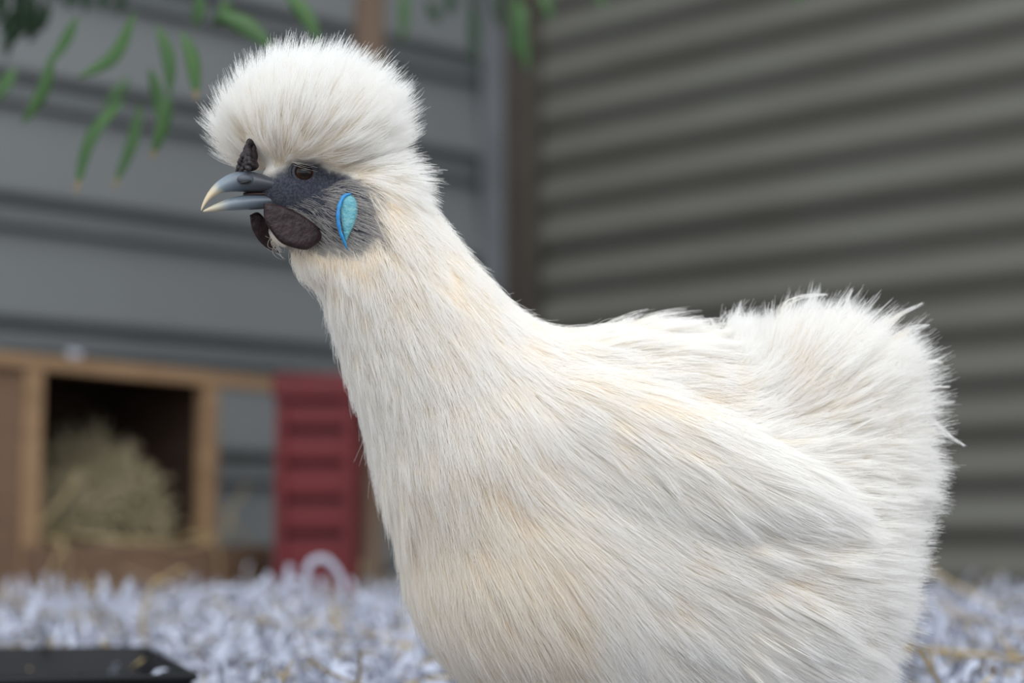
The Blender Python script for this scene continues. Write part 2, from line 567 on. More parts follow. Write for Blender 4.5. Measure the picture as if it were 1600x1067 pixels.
for k in range(13):
    x = rng.uniform(-10, 95); y = rng.uniform(-35, 35)
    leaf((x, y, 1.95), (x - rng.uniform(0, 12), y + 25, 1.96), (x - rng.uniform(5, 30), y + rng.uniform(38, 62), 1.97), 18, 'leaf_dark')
for k in range(4):
    x = 110 + k * 26
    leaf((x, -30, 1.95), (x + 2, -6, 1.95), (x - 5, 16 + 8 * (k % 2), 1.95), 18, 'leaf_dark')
for b_, m_, t_, w_ in [((806, -10, 2.35), (812, 45, 2.35), (826, 112, 2.35), 26), ((822, 10, 2.4), (812, 42, 2.4), (800, 84, 2.4), 26),
                       ((738, -10, 2.4), (742, 50, 2.4), (738, 112, 2.4), 20), ((668, 0, 2.3), (678, 18, 2.3), (686, 38, 2.3), 20),
                       ((634, -20, 2.4), (632, 20, 2.4), (630, 68, 2.4), 18), ((780, -20, 2.4), (778, 10, 2.4), (784, 46, 2.4), 20),
                       ((842, -12, 2.4), (852, 6, 2.4), (862, 36, 2.4), 18), ((700, -18, 2.4), (704, 4, 2.4), (700, 24, 2.4), 20),
                       ((934, -20, 2.3), (938, -2, 2.3), (944, 14, 2.3), 14), ((1246, -18, 2.3), (1247, -6, 2.3), (1248, 8, 2.3), 14)]:
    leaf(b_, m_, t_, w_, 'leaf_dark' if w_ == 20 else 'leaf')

# ------------------------------------------------------------------ feed tray
TZ = .078
a0 = on_z(-60, 1012, TZ + .0); a1 = on_z(228, 1009, TZ); a2 = on_z(302, 1052, TZ); a3 = on_z(-120, 1062, TZ)
TR0 = (min(a0[0], a3[0]) - .1, a3[1] - .05); TR1 = (a1[0] + .005, a1[1] + .005)
tc_ = (a0 + a1 + a2 + a3) / 4
tray = empty('feed_tray', (tc_[0], tc_[1], .03), 'shallow black plastic feed tray lying in the paper bedding', 'tray')
ring = np.array([a0, a1, a2, a3])
def inset(R, k, z):
    c = R.mean(0); out = c + (R - c) * k
    out[:, 2] = z
    return out
L0 = inset(ring, .93, TZ - .026); L1 = inset(ring, 1.0, TZ - .004); L2 = inset(ring, 1.03, TZ - .004); L3 = inset(ring, 1.03, TZ)
L4 = inset(ring, .985, TZ); L5 = inset(ring, 0.91, TZ - .022)
V = np.vstack([L0, L1, L2, L3, L4, L5]); Fc = [(3, 2, 1, 0)]
for k in range(5):
    for i in range(4):
        j = (i + 1) % 4
        Fc.append((k * 4 + i, k * 4 + j, k * 4 + 4 + j, k * 4 + 4 + i))
Fc.append((20, 21, 22, 23))
bevel(mesh('pan', V, Fc, M['tray'], tray, smooth=False), .0025, 3)
stalk('straw_stalk', [on_z(-12, 1046, .060), on_z(20, 1041, .063), on_z(48, 1046, .061)], .0022, 'straw', 'short orange straw bits lying inside the black tray', None)
stalk('straw_stalk', [on_z(208, 1044, .064), on_z(216, 1036, .070), on_z(224, 1030, .072)], .0016, 'straw', 'tiny straw leaning in the corner of the black tray', None)

# ------------------------------------------------------------------ bedding
strips(20000, reg_bed, (.003, .006), (.02, .055), M['paper'], 'paper_shreds', 'lavender white shredded paper bedding spread over the coop floor', 2.6, .010, 11, .3)
strips(2900, reg_bed, (.0014, .003), (.04, .12), M['straw'], 'straw_litter', 'golden straw scattered through the paper bedding', .5, .016, 12, .2)


def paper_strip(ctrl, wid, label, group):
    P = curve_pts(ctrl, 14)
    T = np.gradient(P, axis=0); T /= np.linalg.norm(T, axis=1)[:, None]
    side = np.cross(T, np.array([.25, 1, .15])); side /= np.linalg.norm(side, axis=1)[:, None]
    nn = np.cross(T, side)
    V = np.concatenate([P - side * wid / 2, P + side * wid / 2, P + side * wid / 2 + nn * .0002, P - side * wid / 2 + nn * .0002])
    n = len(P); Fc = []
    for k in range(n - 1):
        for a, b in ((0, 1), (1, 2), (2, 3), (3, 0)):
            Fc.append((a * n + k, b * n + k, b * n + k + 1, a * n + k + 1))
    return tag(mesh('paper_strip', V, Fc, M['paper']), label, 'paper strip', group)

g = 'curled paper strips standing up from the bedding'
lab = iter(['tall looped white paper strip arching before the red crate', 'upright white paper strip beside the looped strip before the red crate',
            'slanting white paper strip under the right end of the nest box', 'short bent paper strip between the upright strip and the looped strip',
            'small curled paper strip inside the arch of the looped strip'])
for c in ([(482, 945, 2.1), (478, 905, 2.1), (484, 880, 2.1), (505, 872, 2.1), (524, 888, 2.1), (534, 912, 2.1), (530, 940, 2.1)],
          [(438, 945, 2.1), (446, 915, 2.1), (453, 882, 2.1)], [(380, 942, 2.05), (400, 920, 2.05), (424, 902, 2.05)],
          [(432, 930, 2.1), (458, 908, 2.1), (470, 912, 2.1)], [(500, 940, 2.15), (506, 915, 2.15), (498, 905, 2.15)]):
    paper_strip([W(*p) for p in c], .0075, next(lab), g)
lab2 = iter(['tallest white paper strip sticking up in front of the lip board', 'narrow paper strip crossing the tallest strip before the lip board',
             'tiny paper strip standing up below the left pine post', 'long flat paper strip lying toward the right end of the lip board',
             'short curled paper strip just left of the tallest strip', 'small upright paper strip at the left end of the long flat strip'])
for c in ([(186, 950, 1.95), (196, 925, 1.95), (205, 906, 1.95)], [(200, 960, 1.95), (206, 930, 1.95), (202, 912, 1.95)], [(100, 962, 1.95), (106, 945, 1.95), (108, 936, 1.95)],
          [(292, 938, 2.1), (330, 922, 2.1), (372, 920, 2.1)], [(160, 950, 1.95), (156, 935, 1.95), (166, 922, 1.95)],
          [(285, 950, 2.1), (292, 930, 2.1), (290, 918, 2.1)]):
    paper_strip([W(*p) for p in c], .0075, next(lab2), 'paper strips sticking up under the nest box')
paper_strip([W(555, 965, 1.9), W(572, 945, 1.9), W(580, 925, 1.9)], .008, 'broad white paper strip curling up between red crate and hen', None)
stalk('straw_stalk', [W(222, 1000, 1.8), W(224, 960, 1.8), W(236, 918, 1.8), (W(250, 900, 1.8))], .0022, 'straw', 'pale straw stalk standing upright in the paper below the nest box', None)
stalk('straw_stalk', [W(244, 912, 2.1), W(270, 895, 2.1), (W(286, 888, 2.1)), W(292, 905, 2.1)], .0018, 'straw', 'bent golden straw arching in front of the plywood lip board', None)
stalk('straw_stalk', [W(440, 1070, 1.32), W(450, 1045, 1.32), (W(458, 1030, 1.32))], .0012, 'straw', 'short straw standing in the paper at the bottom edge', None)
stalk('straw_stalk', [W(1405, 1012, 1.55), W(1480, 1018, 1.55), W(1560, 1026, 1.55), W(1625, 1034, 1.55)], .0028, 'straw', 'long golden straw lying across the bedding behind the tail', None)
stalk('straw_stalk', [W(1560, 995, 1.6), W(1580, 1020, 1.6), W(1612, 1060, 1.6)], .0028, 'straw', 'slanting golden straw crossing a longer one near the tail', None)


# a wisp of white down caught on the nest box's top rail
tp = pL + BX * xs(120) + BY * .004 + UZ * (ZT + .0005)
V, Fc = [], []
for k in range(7):
    an = k * .9
    d = np.array([math.cos(an), math.sin(an), 0])
    P = curve_pts([tp, tp + d * .006 + UZ * (.006 + .002 * (k % 3)), tp + d * .011 + UZ * .004], 6)
    v, f = tube_vf(P, [.0022, .003, .0032, .0028, .002, .0006], 6)
    o0 = len(V); V += v; Fc += [tuple(i + o0 for i in ff) for ff in f]
tag(mesh('down_feather', V, Fc, M['paper']), 'small white down feather lying on top of the nest box rail', 'feather')
# ------------------------------------------------------------------ the hen
# Body as a signed distance field in the camera's axes: u right, v up, w away, in units of 1/F metre,
# measured from a point one metre in front of the lens; then meshed as one continuous surface.
def c2w(Q):
    Q = np.asarray(Q, float)
    return CAM + (Q[..., 0:1] * RIGHT + Q[..., 1:2] * UP + (F + Q[..., 2:3]) * FWD) / F


HC = np.array([480., 292., 30.])                # head centre (px, py, w)
YAW = math.radians(25)
cy_, sy_ = math.cos(YAW), math.sin(YAW)


def P3(px, py, w):
    s = 1 + w / F
    return np.array([(px - 800) * s, (533.5 - py) * s, w])


HQ = P3(*HC)
HF = np.array([-cy_, 0, -sy_]); HL = np.array([sy_, 0, -cy_]); HU = np.array([0, 1., 0])


def H(f, l, py):
    """head coordinates: forward, towards the viewer's side, image row"""
    return HQ + HF * f + HL * l + HU * ((HC[1] - py) * (1 + HC[2] / F))


def HP(px, py, l):
    """point at lateral position l in the head that is seen at the pixel"""
    a, c = (px - 800) / F, (533.5 - py) / F
    # Q = (a(F+w), c(F+w), w)
    w = (l + HQ @ HL - (a * HL[0] + c * HL[1]) * F) / (a * HL[0] + c * HL[1] + HL[2])
    return np.array([a * (F + w), c * (F + w), w])


def ell(c, r, rot=0., frame=None):
    s = 1 + c[2] / F
    if frame is None:
        a = math.radians(rot)
        frame = np.array([[math.cos(a), -math.sin(a), 0], [math.sin(a), math.cos(a), 0], [0, 0, 1.]])
    return ('e', P3(*c), np.array(r, float) * s, frame)


def cone(a, ra, b, rb):
    return ('c', P3(*a), P3(*b), ra, rb)


HEADFRAME = np.array([HF, HU, HL])
BODY = [
    (ell((1000, 845, 190), (335, 270, 185)), 0),
    (ell((818, 820, 165), (166, 240, 160)), 90),
    (ell((1195, 890, 195), (162, 225, 165)), 60),
    (ell((850, 690, 160), (185, 150, 140)), 60),
    (ell((1000, 640, 190), (190, 120, 130)), 50),
    (ell((1260, 622, 200), (112, 84, 90)), 30),
    (ell((1285, 745, 200), (100, 130, 105)), 50),
    (cone((560, 335, 45), 84, (742, 665, 140), 163), 90),
    (ell((505, 385, 45), (42, 50, 42), 20), 25),
    (ell((456, 360, 33), (38, 28, 28)), 15),
    (ell((485, 296, 30), (84, 58, 46), 0, HEADFRAME), 14),
    (ell((488, 202, 40), (110, 74, 98)), 14),
    (ell((410, 222, 74), (42, 42, 42)), 18),
]


def sdf(Q, prims):
    d = None
    for p, k in prims:
        if p[0] == 'e':
            _, c, r, R = p
            L = (Q - c) @ R.T
            k0 = np.sqrt((L / r) ** 2 @ np.ones(3)) + 1e-9
            k1 = np.sqrt((L / (r * r)) ** 2 @ np.ones(3)) + 1e-12
            e = k0 * (k0 - 1) / k1
        else:
            _, a, b, ra, rb = p
            ab = b - a
            t = np.clip((Q - a) @ ab / (ab @ ab), 0, 1)
            e = np.linalg.norm(Q - a - t[..., None] * ab, axis=-1) - (ra + (rb - ra) * t)
        if d is None: d = e
        else:
            h = np.clip(.5 + .5 * (d - e) / k, 0, 1)
            d = d + (e - d) * h - k * h * (1 - h)
    return d


def front(px, py):
    """depth at which the line of sight first meets the body"""
    w = np.arange(-150, 260, 1.)
    Q = np.stack([(px - 800) * (1 + w / F), (533.5 - py) * (1 + w / F), w], -1)
    k = np.where(sdf(Q, BODY) < 0)[0]
    return w[k[0]] if len(k) else 150.


# the near wing lies along the flank, its hind edge lifting off a little
WING = []
for px_, py_, rx_, ry_, out_ in ((905, 665, 80, 75, 3), (965, 685, 105, 86, 24), (1050, 712, 115, 80, 44), (1135, 742, 95, 52, 44), (1205, 758, 60, 32, 34)):
    WING.append((ell((px_, py_, front(px_, py_) + 36 - out_), (rx_, ry_, 36), 17), 35))


BW = BODY + [(p, 12 if i == 0 else k) for i, (p, k) in enumerate(WING)]


def grad(Q, prims, e=1.5):
    g = np.stack([sdf(Q + np.eye(3)[i] * e, prims) - sdf(Q - np.eye(3)[i] * e, prims) for i in range(3)], -1)
    return g / (np.linalg.norm(g, axis=-1, keepdims=True) + 1e-9)


def project(Q, prims, it=3):
    for _ in range(it):
        Q = Q - grad(Q, prims) * (sdf(Q, prims) * .9)[..., None]
    return Q


def surface(prims, lo, hi, h):
    """naive surface nets"""
    ax = [np.arange(lo[i], hi[i] + h, h) for i in range(3)]
    n = [len(a) for a in ax]
    S = np.empty(n, np.float32)
    yy, zz = np.meshgrid(ax[1], ax[2], indexing='ij')
    for i in range(n[0]):
        S[i] = sdf(np.stack([np.full_like(yy, ax[0][i]), yy, zz], -1), prims)
    ins = S < 0
    cnt = np.zeros([k - 1 for k in n], np.int8)
    for a in (0, 1):
        for b in (0, 1):
            for c in (0, 1):
                cnt += ins[a:n[0] - 1 + a, b:n[1] - 1 + b, c:n[2] - 1 + c]
    act = (cnt > 0) & (cnt < 8)
    idx = -np.ones(act.shape, int)
    ijk = np.argwhere(act)
    idx[act] = np.arange(len(ijk))
    V = np.array(lo) + (ijk + .5) * h
    V = project(V, prims, 4)
    faces = []
    for a in range(3):
        b, c = (a + 1) % 3, (a + 2) % 3
        sl0 = [slice(1, -1)] * 3; sl1 = [slice(1, -1)] * 3
        sl0[a] = slice(0, n[a] - 1); sl1[a] = slice(1, n[a])
        A, B = ins[tuple(sl0)], ins[tuple(sl1)]
        e = np.argwhere(A != B)
        off = np.ones(3, int); off[a] = 0
        e0 = e + off
        flip = A[tuple(e.T)]
        q = []
        for db, dc in ((-1, -1), (0, -1), (0, 0), (-1, 0)):
            s = e0.copy(); s[:, b] += db; s[:, c] += dc
            q.append(idx[tuple(s.T)])
        q = np.stack(q, 1)
        q[~flip] = q[~flip][:, ::-1]
        faces.append(q)
    return V, np.vstack(faces)


base = P3(960, 1130, 190)
base_w = c2w(base); base_w[2] = .048
hen = empty('silkie_hen', base_w, 'white fluffy silkie hen with dark face, blue earlobe and pom-pom crest', 'hen')

# ---- body: one continuous skin
BV, BF = surface(BODY, (-520, -640, -140), (760, 500, 460), 8.0)


def head_fl(Q):
    r = Q - HQ
    return r @ HF, r @ HL, HC[1] - r[..., 1] / (1 + HC[2] / F)


def inpoly(x, y, poly):
    x = np.asarray(x); ins = np.zeros(x.shape, bool)
    j = len(poly) - 1
    for i in range(len(poly)):
        xi, yi = poly[i]; xj, yj = poly[j]
        c = ((yi > y) != (yj > y)) & (x < (xj - xi) * (y - yi) / (yj - yi + 1e-9) + xi)
        ins ^= c; j = i
    return ins


# bare face outline, given as the pixel where it lies on the near side of the head
FACE = [(360, 262), (398, 272), (416, 282), (438, 274), (454, 262), (470, 253), (492, 254), (514, 265), (538, 277), (552, 296), (560, 316), (566, 350), (556, 392),
        (530, 388), (505, 392), (480, 386), (456, 374), (428, 340), (408, 330), (360, 335)]
def face_mask(Q):
    f, l, py = head_fl(Q)
    x = HC[0] - cy_ * f + sy_ * 40
    return inpoly(x, py, FACE) & (Q[..., 2] < 190) & (np.abs(l) > -1)


body = mesh('body', c2w(BV), BF, principled('white down', (.90, .85, .77), .9, spec=.1), hen)
soft = np.zeros(len(BV))
jr = np.random.default_rng(2)
for _ in range(24):
    soft += face_mask(BV + jr.normal(0, 5, 3))
set_attr(body, 'bare', soft / 24)
bm_ = body.data.materials[0]
nt = bm_.node_tree
at = nt.nodes.new('ShaderNodeAttribute'); at.attribute_name = 'bare'
tcn = nt.nodes.new('ShaderNodeTexCoord')
nz = nt.nodes.new('ShaderNodeTexNoise'); nz.inputs['Scale'].default_value = 900; nz.inputs['Detail'].default_value = 6
sk = nt.nodes.new('ShaderNodeValToRGB')
sk.color_ramp.elements[0].position = .38; sk.color_ramp.elements[0].color = (.036, .040, .056, 1)
sk.color_ramp.elements[1].position = .72; sk.color_ramp.elements[1].color = (.085, .09, .115, 1)
mxc = nt.nodes.new('ShaderNodeMix'); mxc.data_type = 'RGBA'
bp = nt.nodes.new('ShaderNodeBump'); bp.inputs['Strength'].default_value = .5; bp.inputs['Distance'].default_value = .0006
nt.links.new(tcn.outputs['Object'], nz.inputs['Vector'])
nt.links.new(nz.outputs['Fac'], sk.inputs['Fac']); nt.links.new(nz.outputs['Fac'], bp.inputs['Height'])
nt.links.new(at.outputs['Fac'], mxc.inputs['Factor'])
mxc.inputs['A'].default_value = (.93, .89, .82, 1)
nt.links.new(sk.outputs['Color'], mxc.inputs['B'])
pb = nt.nodes['Principled BSDF']
nt.links.new(mxc.outputs['Result'], pb.inputs['Base Color']); nt.links.new(bp.outputs[0], pb.inputs['Normal'])
WV, WF = surface(WING, (-150, -420, -80), (640, 120, 140), 8.0)
wing = mesh('wing', c2w(WV), WF, principled('white wing down', (.93, .89, .82), .9, spec=.1), hen)

# ------------------------------------------------------------------ plumage
def sample(V, Fq, n, r):
    T = np.vstack([Fq[:, [0, 1, 2]], Fq[:, [0, 2, 3]]])
    a, b, c = V[T[:, 0]], V[T[:, 1]], V[T[:, 2]]
    ar = np.linalg.norm(np.cross(b - a, c - a), axis=1)
    t = r.choice(len(T), n, p=ar / ar.sum())
    u, v = r.random(n), r.random(n)
    m = u + v > 1
    u[m], v[m] = 1 - u[m], 1 - v[m]
    return a[t] + (b - a)[t] * u[:, None] + (c - a)[t] * v[:, None]


def to_px(Q):
    s = F / (F + Q[..., 2])
    return 800 + Q[..., 0] * s, 533.5 - Q[..., 1] * s


# (px, py, dx, dy, length, lift)
FLOW = np.array([
    (438, 372, .35, .9, 30, .4), (470, 405, .3, .95, 40, .3),
    (560, 400, .15, 1, 55, .16), (520, 470, .15, 1, 62, .16), (600, 380, .45, .9, 60, .14), (650, 330, .8, .62, 55, .22), (700, 400, .75, .66, 60, .13),
    (640, 470, .45, .9, 75, .12), (560, 540, .18, 1, 75, .14), (580, 640, .16, 1, 80, .14), (700, 520, .42, .9, 85, .12), (780, 470, .8, .6, 75, .12),
    (850, 510, .95, .35, 75, .14), (680, 620, .22, 1, 90, .12), (780, 600, .5, .85, 95, .12), (860, 570, .85, .5, 95, .12),
    (610, 780, .03, 1, 85, .16), (620, 900, .12, 1, 90, .18), (660, 1000, .35, .95, 90, .18), (700, 740, .22, 1, 100, .13), (700, 880, .15, 1, 100, .14),
    (760, 800, .5, .86, 110, .12), (790, 900, .45, .9, 110, .13), (800, 1010, .3, .95, 110, .14), (850, 760, .75, .62, 110, .1),
    (950, 545, 1, .0, 85, .16), (1040, 550, .95, .0, 85, .2), (1100, 590, .9, .15, 80, .16), (950, 830, .8, .55, 110, .11), (920, 930, .55, .84, 115, .13), (950, 1030, .4, .92, 110, .14),
    (1080, 860, .9, .42, 110, .11), (1080, 980, .72, .7, 110, .13), (1200, 830, 1, .2, 100, .12), (1200, 960, .85, .5, 105, .13), (1320, 850, 1, .1, 95, .2),
    (1380, 800, 1, .02, 85, .26), (1400, 880, 1, .05, 75, .28), (1390, 980, .95, .25, 80, .26), (1330, 1030, .8, .5, 85, .2),
    (1180, 560, -.05, -1, 75, .25), (1160, 520, -.1, -1, 80, .3), (1230, 540, .3, -1, 85, .24), (1300, 530, .55, -.8, 90, .24), (1370, 550, .85, -.55, 100, .26), (1400, 620, 1, -.2, 105, .26),
    (1260, 620, .7, -.65, 95, .2), (1330, 640, .95, -.3, 100, .22), (1250, 690, .95, -.1, 90, .16), (1410, 700, 1, .08, 95, .26), (1330, 740, 1, .1, 90, .2), (1430, 760, 1, .18, 75, .28),
], float)
FLOW[:, 2:4] /= np.linalg.norm(FLOW[:, 2:4], axis=1)[:, None]
CR0 = P3(455, 292, 34)


def crest_line(px):
    return np.interp(px, [300, 398, 425, 450, 470, 500, 540, 600, 650, 700], [305, 274, 280, 262, 253, 258, 281, 300, 300, 240])


def params(Q, N):
    px, py = to_px(Q)
    d2 = (px[:, None] - FLOW[None, :, 0]) ** 2 + (py[:, None] - FLOW[None, :, 1]) ** 2
    w = 1 / (d2 + 30. ** 2) ** 2
    w /= w.sum(1, keepdims=True)
    v = w @ FLOW[:, 2:]
    fl = np.stack([v[:, 0], -v[:, 1], np.zeros(len(v))], -1)
    ln, lift = v[:, 2], v[:, 3]
    # crest: radiating out of the brow
    s = np.clip((crest_line(px) - py) / 34 + .35, 0, 1) * (px < 720)
    rad = Q - CR0
    rad /= np.linalg.norm(rad, axis=1)[:, None]
    k_ = np.clip((px - 400) / 14, 0, 1)
    fan = np.stack([px - 402 - 12 * k_, -(py - 268 - 50 * k_), np.zeros(len(px))], -1)
    fan /= np.linalg.norm(fan, axis=1)[:, None] + 1e-6
    cf = fan + .45 * rad
    cf[:, 1] -= .35 * np.clip((400 - px) / 50, 0, 1) * np.clip((py - 160) / 60, 0, 1)
    cf[:, 1] -= .30 * np.clip((px - 560) / 80, 0, 1) * np.clip((py - 180) / 80, 0, 1)
    cf /= np.linalg.norm(cf, axis=1)[:, None]
    fl = fl * (1 - s)[:, None] + cf * s[:, None]
    ln = ln * (1 - s) + (66 - 26 * np.exp(-((px - 478) / 36) ** 2 - ((py - 255) / 16) ** 2)) * s
    lift = lift * (1 - s) + .42 * s
    return fl, ln, lift, s


def grow(Q, prims, r, par=None, K=8):
    N = grad(Q, prims)
    fl, ln, lift, s = params(Q, N) if par is None else par(Q, N)
    ln = ln * r.uniform(.62, 1.25, len(Q))
    fl = fl + r.normal(0, .10, fl.shape)
    lift = lift * r.uniform(.7, 1.35, len(Q))
    pts = [Q]
    p = Q.copy()
    fpx = to_px(Q)[0]
    follow = (par.follow if par is not None else (1 - .6 * s) * (1 - .5 * np.clip((fpx - 900) / 300, 0, 1)) * .92)
    follow = follow * np.ones(len(Q)); follow = follow[:, None]
    for k in range(1, K):
        g = grad(p, prims)
        t = k / (K - 1)
        tan = fl - g * (fl * g).sum(1, keepdims=True) * follow
        tan /= np.linalg.norm(tan, axis=1)[:, None] + 1e-6
        d = tan + g * lift[:, None] * (1.6 - 1.2 * t)
        d /= np.linalg.norm(d, axis=1)[:, None]
        p = p + d * (ln / (K - 1))[:, None]
        pts.append(p)
    return np.stack(pts, 1), N


def tangents(N):
    a = np.where(np.abs(N[:, :1]) < .8, np.array([[1., 0, 0]]), np.array([[0, 1., 0]]))
    t1 = np.cross(N, a); t1 /= np.linalg.norm(t1, axis=1)[:, None]
    return t1, np.cross(N, t1)


def plume(V, Fq, prims, n0, n1, n2, r0, r1, keep, seed, par=None, c0=.45, c1=.7, jit=2.2):
    """feathers (n0) > locks (n1 per feather) > barbs (n2 per lock)"""
    r = np.random.default_rng(seed)
    Q0 = sample(V, Fq, n0, r)
    Q0 = Q0[keep(Q0)]
    S0, N0 = grow(Q0, prims, r, par)
    K = S0.shape[1]
    t = np.linspace(0, 1, K)[None, :, None]

    def spawn(Q, rad, n):
        N = grad(Q, prims)
        t1, t2 = tangents(N)
        i = np.repeat(np.arange(len(Q)), n)
        a = r.uniform(0, 2 * np.pi, len(i)); q = rad * np.sqrt(r.random(len(i)))
        C = Q[i] + t1[i] * (q * np.cos(a))[:, None] + t2[i] * (q * np.sin(a))[:, None]
        return project(C, prims, 2), i

    Q1, i1 = spawn(Q0, r0, n1)
    m = keep(Q1); Q1, i1 = Q1[m], i1[m]
    S1, _ = grow(Q1, prims, r, par)
    g0 = S0[i1] + (Q1 - Q0[i1])[:, None, :] * (1 - .75 * t ** 1.3)
    b = c0 * t ** .6 * r.uniform(.3, 1.2, (len(Q1), 1, 1))
    S1 = S1 * (1 - b) + g0 * b
    Q2, i2 = spawn(Q1, r1, n2)
    m = keep(Q2); Q2, i2 = Q2[m], i2[m]
    c = c1 * r.uniform(.2, 1.1, (len(Q2), 1, 1))
    sc = r.uniform(.6, 1.12, (len(Q2), 1, 1))
    S2 = Q2[:, None, :] + (S1[i2] - Q1[i2][:, None, :]) * sc - (Q2 - Q1[i2])[:, None, :] * c * t ** 1.2
    S2 = S2 + r.normal(0, 1, (len(Q2), 1, 3)) * jit * t ** 1.5 + r.normal(0, 1, (len(Q2), 1, 3)) * jit * 1.4 * (t * (1 - t) * 2)
    # stray barbs
    k = r.random(len(Q2)) < .015
    S2[k] += r.normal(0, 1, (k.sum(), 1, 3)) * 7 * t ** 1.6
    return S2


def hair(name, S, mat, r0, r1, parent):
    n, K, _ = S.shape
    off = np.array(parent.location)
    pos = (c2w(S.reshape(-1, 3)) - off).astype(np.float32)
    hc = bpy.data.hair_curves.new(name)
    hc.add_curves([K] * n)
    hc.attributes['position'].data.foreach_set('vector', pos.ravel())
    ra = hc.attributes.get('radius') or hc.attributes.new('radius', 'FLOAT', 'POINT')
    tt = np.linspace(0, 1, K)
    rad = (r0 + (r1 - r0) * tt ** 1.3) / F
    ra.data.foreach_set('value', np.tile(rad, n).astype(np.float32))
    hc.materials.append(mat)
    o = bpy.data.objects.new(name, hc)
    COL.objects.link(o)
    o.parent = parent
    return o


def keep_body(Q):
    px, py = to_px(Q)
    return ~face_mask(Q + np.random.default_rng(len(Q)).normal(0, 5, Q.shape)) & (py < 1135)


def crest_zone(Q):
    px, py = to_px(Q)
    return (py < crest_line(px) + 4) & (px < 690)


def keep_crest(Q):
    f, l, py = head_fl(Q)
    comb_gap = (f > 55) & (np.abs(l) < 15) & (py > 218)
    return ~face_mask(Q + np.random.default_rng(len(Q)).normal(0, 3, Q.shape)) & crest_zone(Q) & ~comb_gap


def keep_rest(Q):
    return keep_body(Q) & ~crest_zone(Q) & (sdf(Q, WING) > -6)


S = plume(BV, BF, BODY, 15000, 4, 9, 12, 6, keep_crest, 20, None, .35, .55, 2.4)
print('crest', len(S))
hair('crest_feathers', S, M['crest_feather'], .34, .09, hen)
S = plume(BV, BF, BW, 5600, 5, 19, 24, 10, keep_rest, 21, None, .32, .34, 4.4)
print('body', len(S))
def wisp_par(Q, N):
    fl, ln, lift, s = params(Q, N)
    px = to_px(Q)[0]
    k = np.clip((px - 600) / 200, 0, 1)
    return fl, ln * (.95 + .15 * k), lift * (1.1 + .2 * k) + .04 + .12 * k, s
wisp_par.follow = .55


def keep_wisp(Q):
    px, py = to_px(Q)
    return keep_rest(Q) & (((px > 1130) & (py < 1060)) | ((px > 850) & (py < 560)) | ((px < 640) & (py > 400)))


S = np.concatenate([S, plume(BV, BF, BODY, 2600, 3, 14, 8, 5, keep_wisp, 22, wisp_par, .6, .92, 2.2)])
# single long tail plumes
r = np.random.default_rng(9)
for ctrl in ([(1395, 655, 170), (1440, 672, 168), (1475, 678, 166), (1508, 697, 165)], [(1390, 640, 180), (1440, 650, 180), (1470, 668, 180), (1488, 684, 180)],
             [(1330, 520, 190), (1330, 490, 190), (1325, 468, 190), (1332, 452, 190)], [(1210, 520, 190), (1222, 480, 190), (1250, 464, 190), (1292, 460, 190)],
             [(1140, 550, 200), (1122, 520, 200), (1112, 498, 200)], [(1150, 545, 190), (1138, 515, 190), (1150, 490, 190)],
             [(1380, 510, 190), (1410, 490, 190), (1442, 474, 190)], [(1390, 540, 190), (1425, 515, 190), (1452, 508, 190)],
             [(1400, 590, 190), (1440, 566, 190), (1472, 566, 190)], [(1405, 620, 190), (1450, 606, 190), (1484, 604, 190)], [(1410, 640, 195), (1450, 632, 195), (1490, 628, 195)],
             [(1170, 690, 20), (1240, 690, 30), (1310, 680, 60), (1370, 650, 75)], [(1180, 770, 40), (1250, 790, 40), (1320, 815, 40), (1390, 842, 45)]):
    C = curve_pts([P3(*c) for c in ctrl], S.shape[1])
    t = np.linspace(0, 1, S.shape[1])[None, :, None]
    S = np.concatenate([S, C[None] + r.normal(0, 1, (16, 1, 3)) * 4.5 * (1 - t) ** .8 + r.normal(0, 1, (16, 1, 3)) * 1.3 * t])
px, py = to_px(S[:, 0])
reg = np.full(len(S), 2)
reg[(px < 760) & (py < 640 + (px - 560) * -.25)] = 1
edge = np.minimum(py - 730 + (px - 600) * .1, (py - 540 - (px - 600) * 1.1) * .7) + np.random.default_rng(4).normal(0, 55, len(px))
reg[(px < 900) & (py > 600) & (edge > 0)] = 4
reg[(px > 1130) & (py < 790 - (px - 1130) * .1) & (py < 470 + (px - 1100) * 1.6)] = 3
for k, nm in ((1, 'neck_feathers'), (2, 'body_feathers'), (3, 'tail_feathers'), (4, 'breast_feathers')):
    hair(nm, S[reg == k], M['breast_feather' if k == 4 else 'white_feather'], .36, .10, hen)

# wing plumage
WFLOW = np.array([(820, 600, .8, .6, 90, .12), (880, 700, .62, .78, 100, .12), (950, 740, .66, .75, 115, .12), (1000, 640, .86, .5, 110, .1), (1080, 760, .72, .68, 120, .1),
                  (1100, 640, .92, .38, 110, .1), (1180, 700, .95, .3, 120, .1), (1200, 760, .9, .42, 120, .1), (900, 580, .9, .4, 100, .1), (1000, 570, .97, .2, 100, .12)], float)


def wing_par(Q, N):
    px, py = to_px(Q)
    d2 = (px[:, None] - WFLOW[None, :, 0]) ** 2 + (py[:, None] - WFLOW[None, :, 1]) ** 2
    w = 1 / (d2 + 40. ** 2) ** 2
    w /= w.sum(1, keepdims=True)
    v = w @ WFLOW[:, 2:]
    fl = np.stack([v[:, 0], -v[:, 1], np.zeros(len(v))], -1)
    return fl, v[:, 2], v[:, 3], np.zeros(len(v))


wing_par.follow = .35
S = plume(WV, WF, WING, 850, 5, 22, 26, 9, lambda Q: Q[:, 2] < 125, 31, wing_par, .6, .6, 2.6)
hair('wing_feathers', S, M['white_feather'], .36, .10, hen)

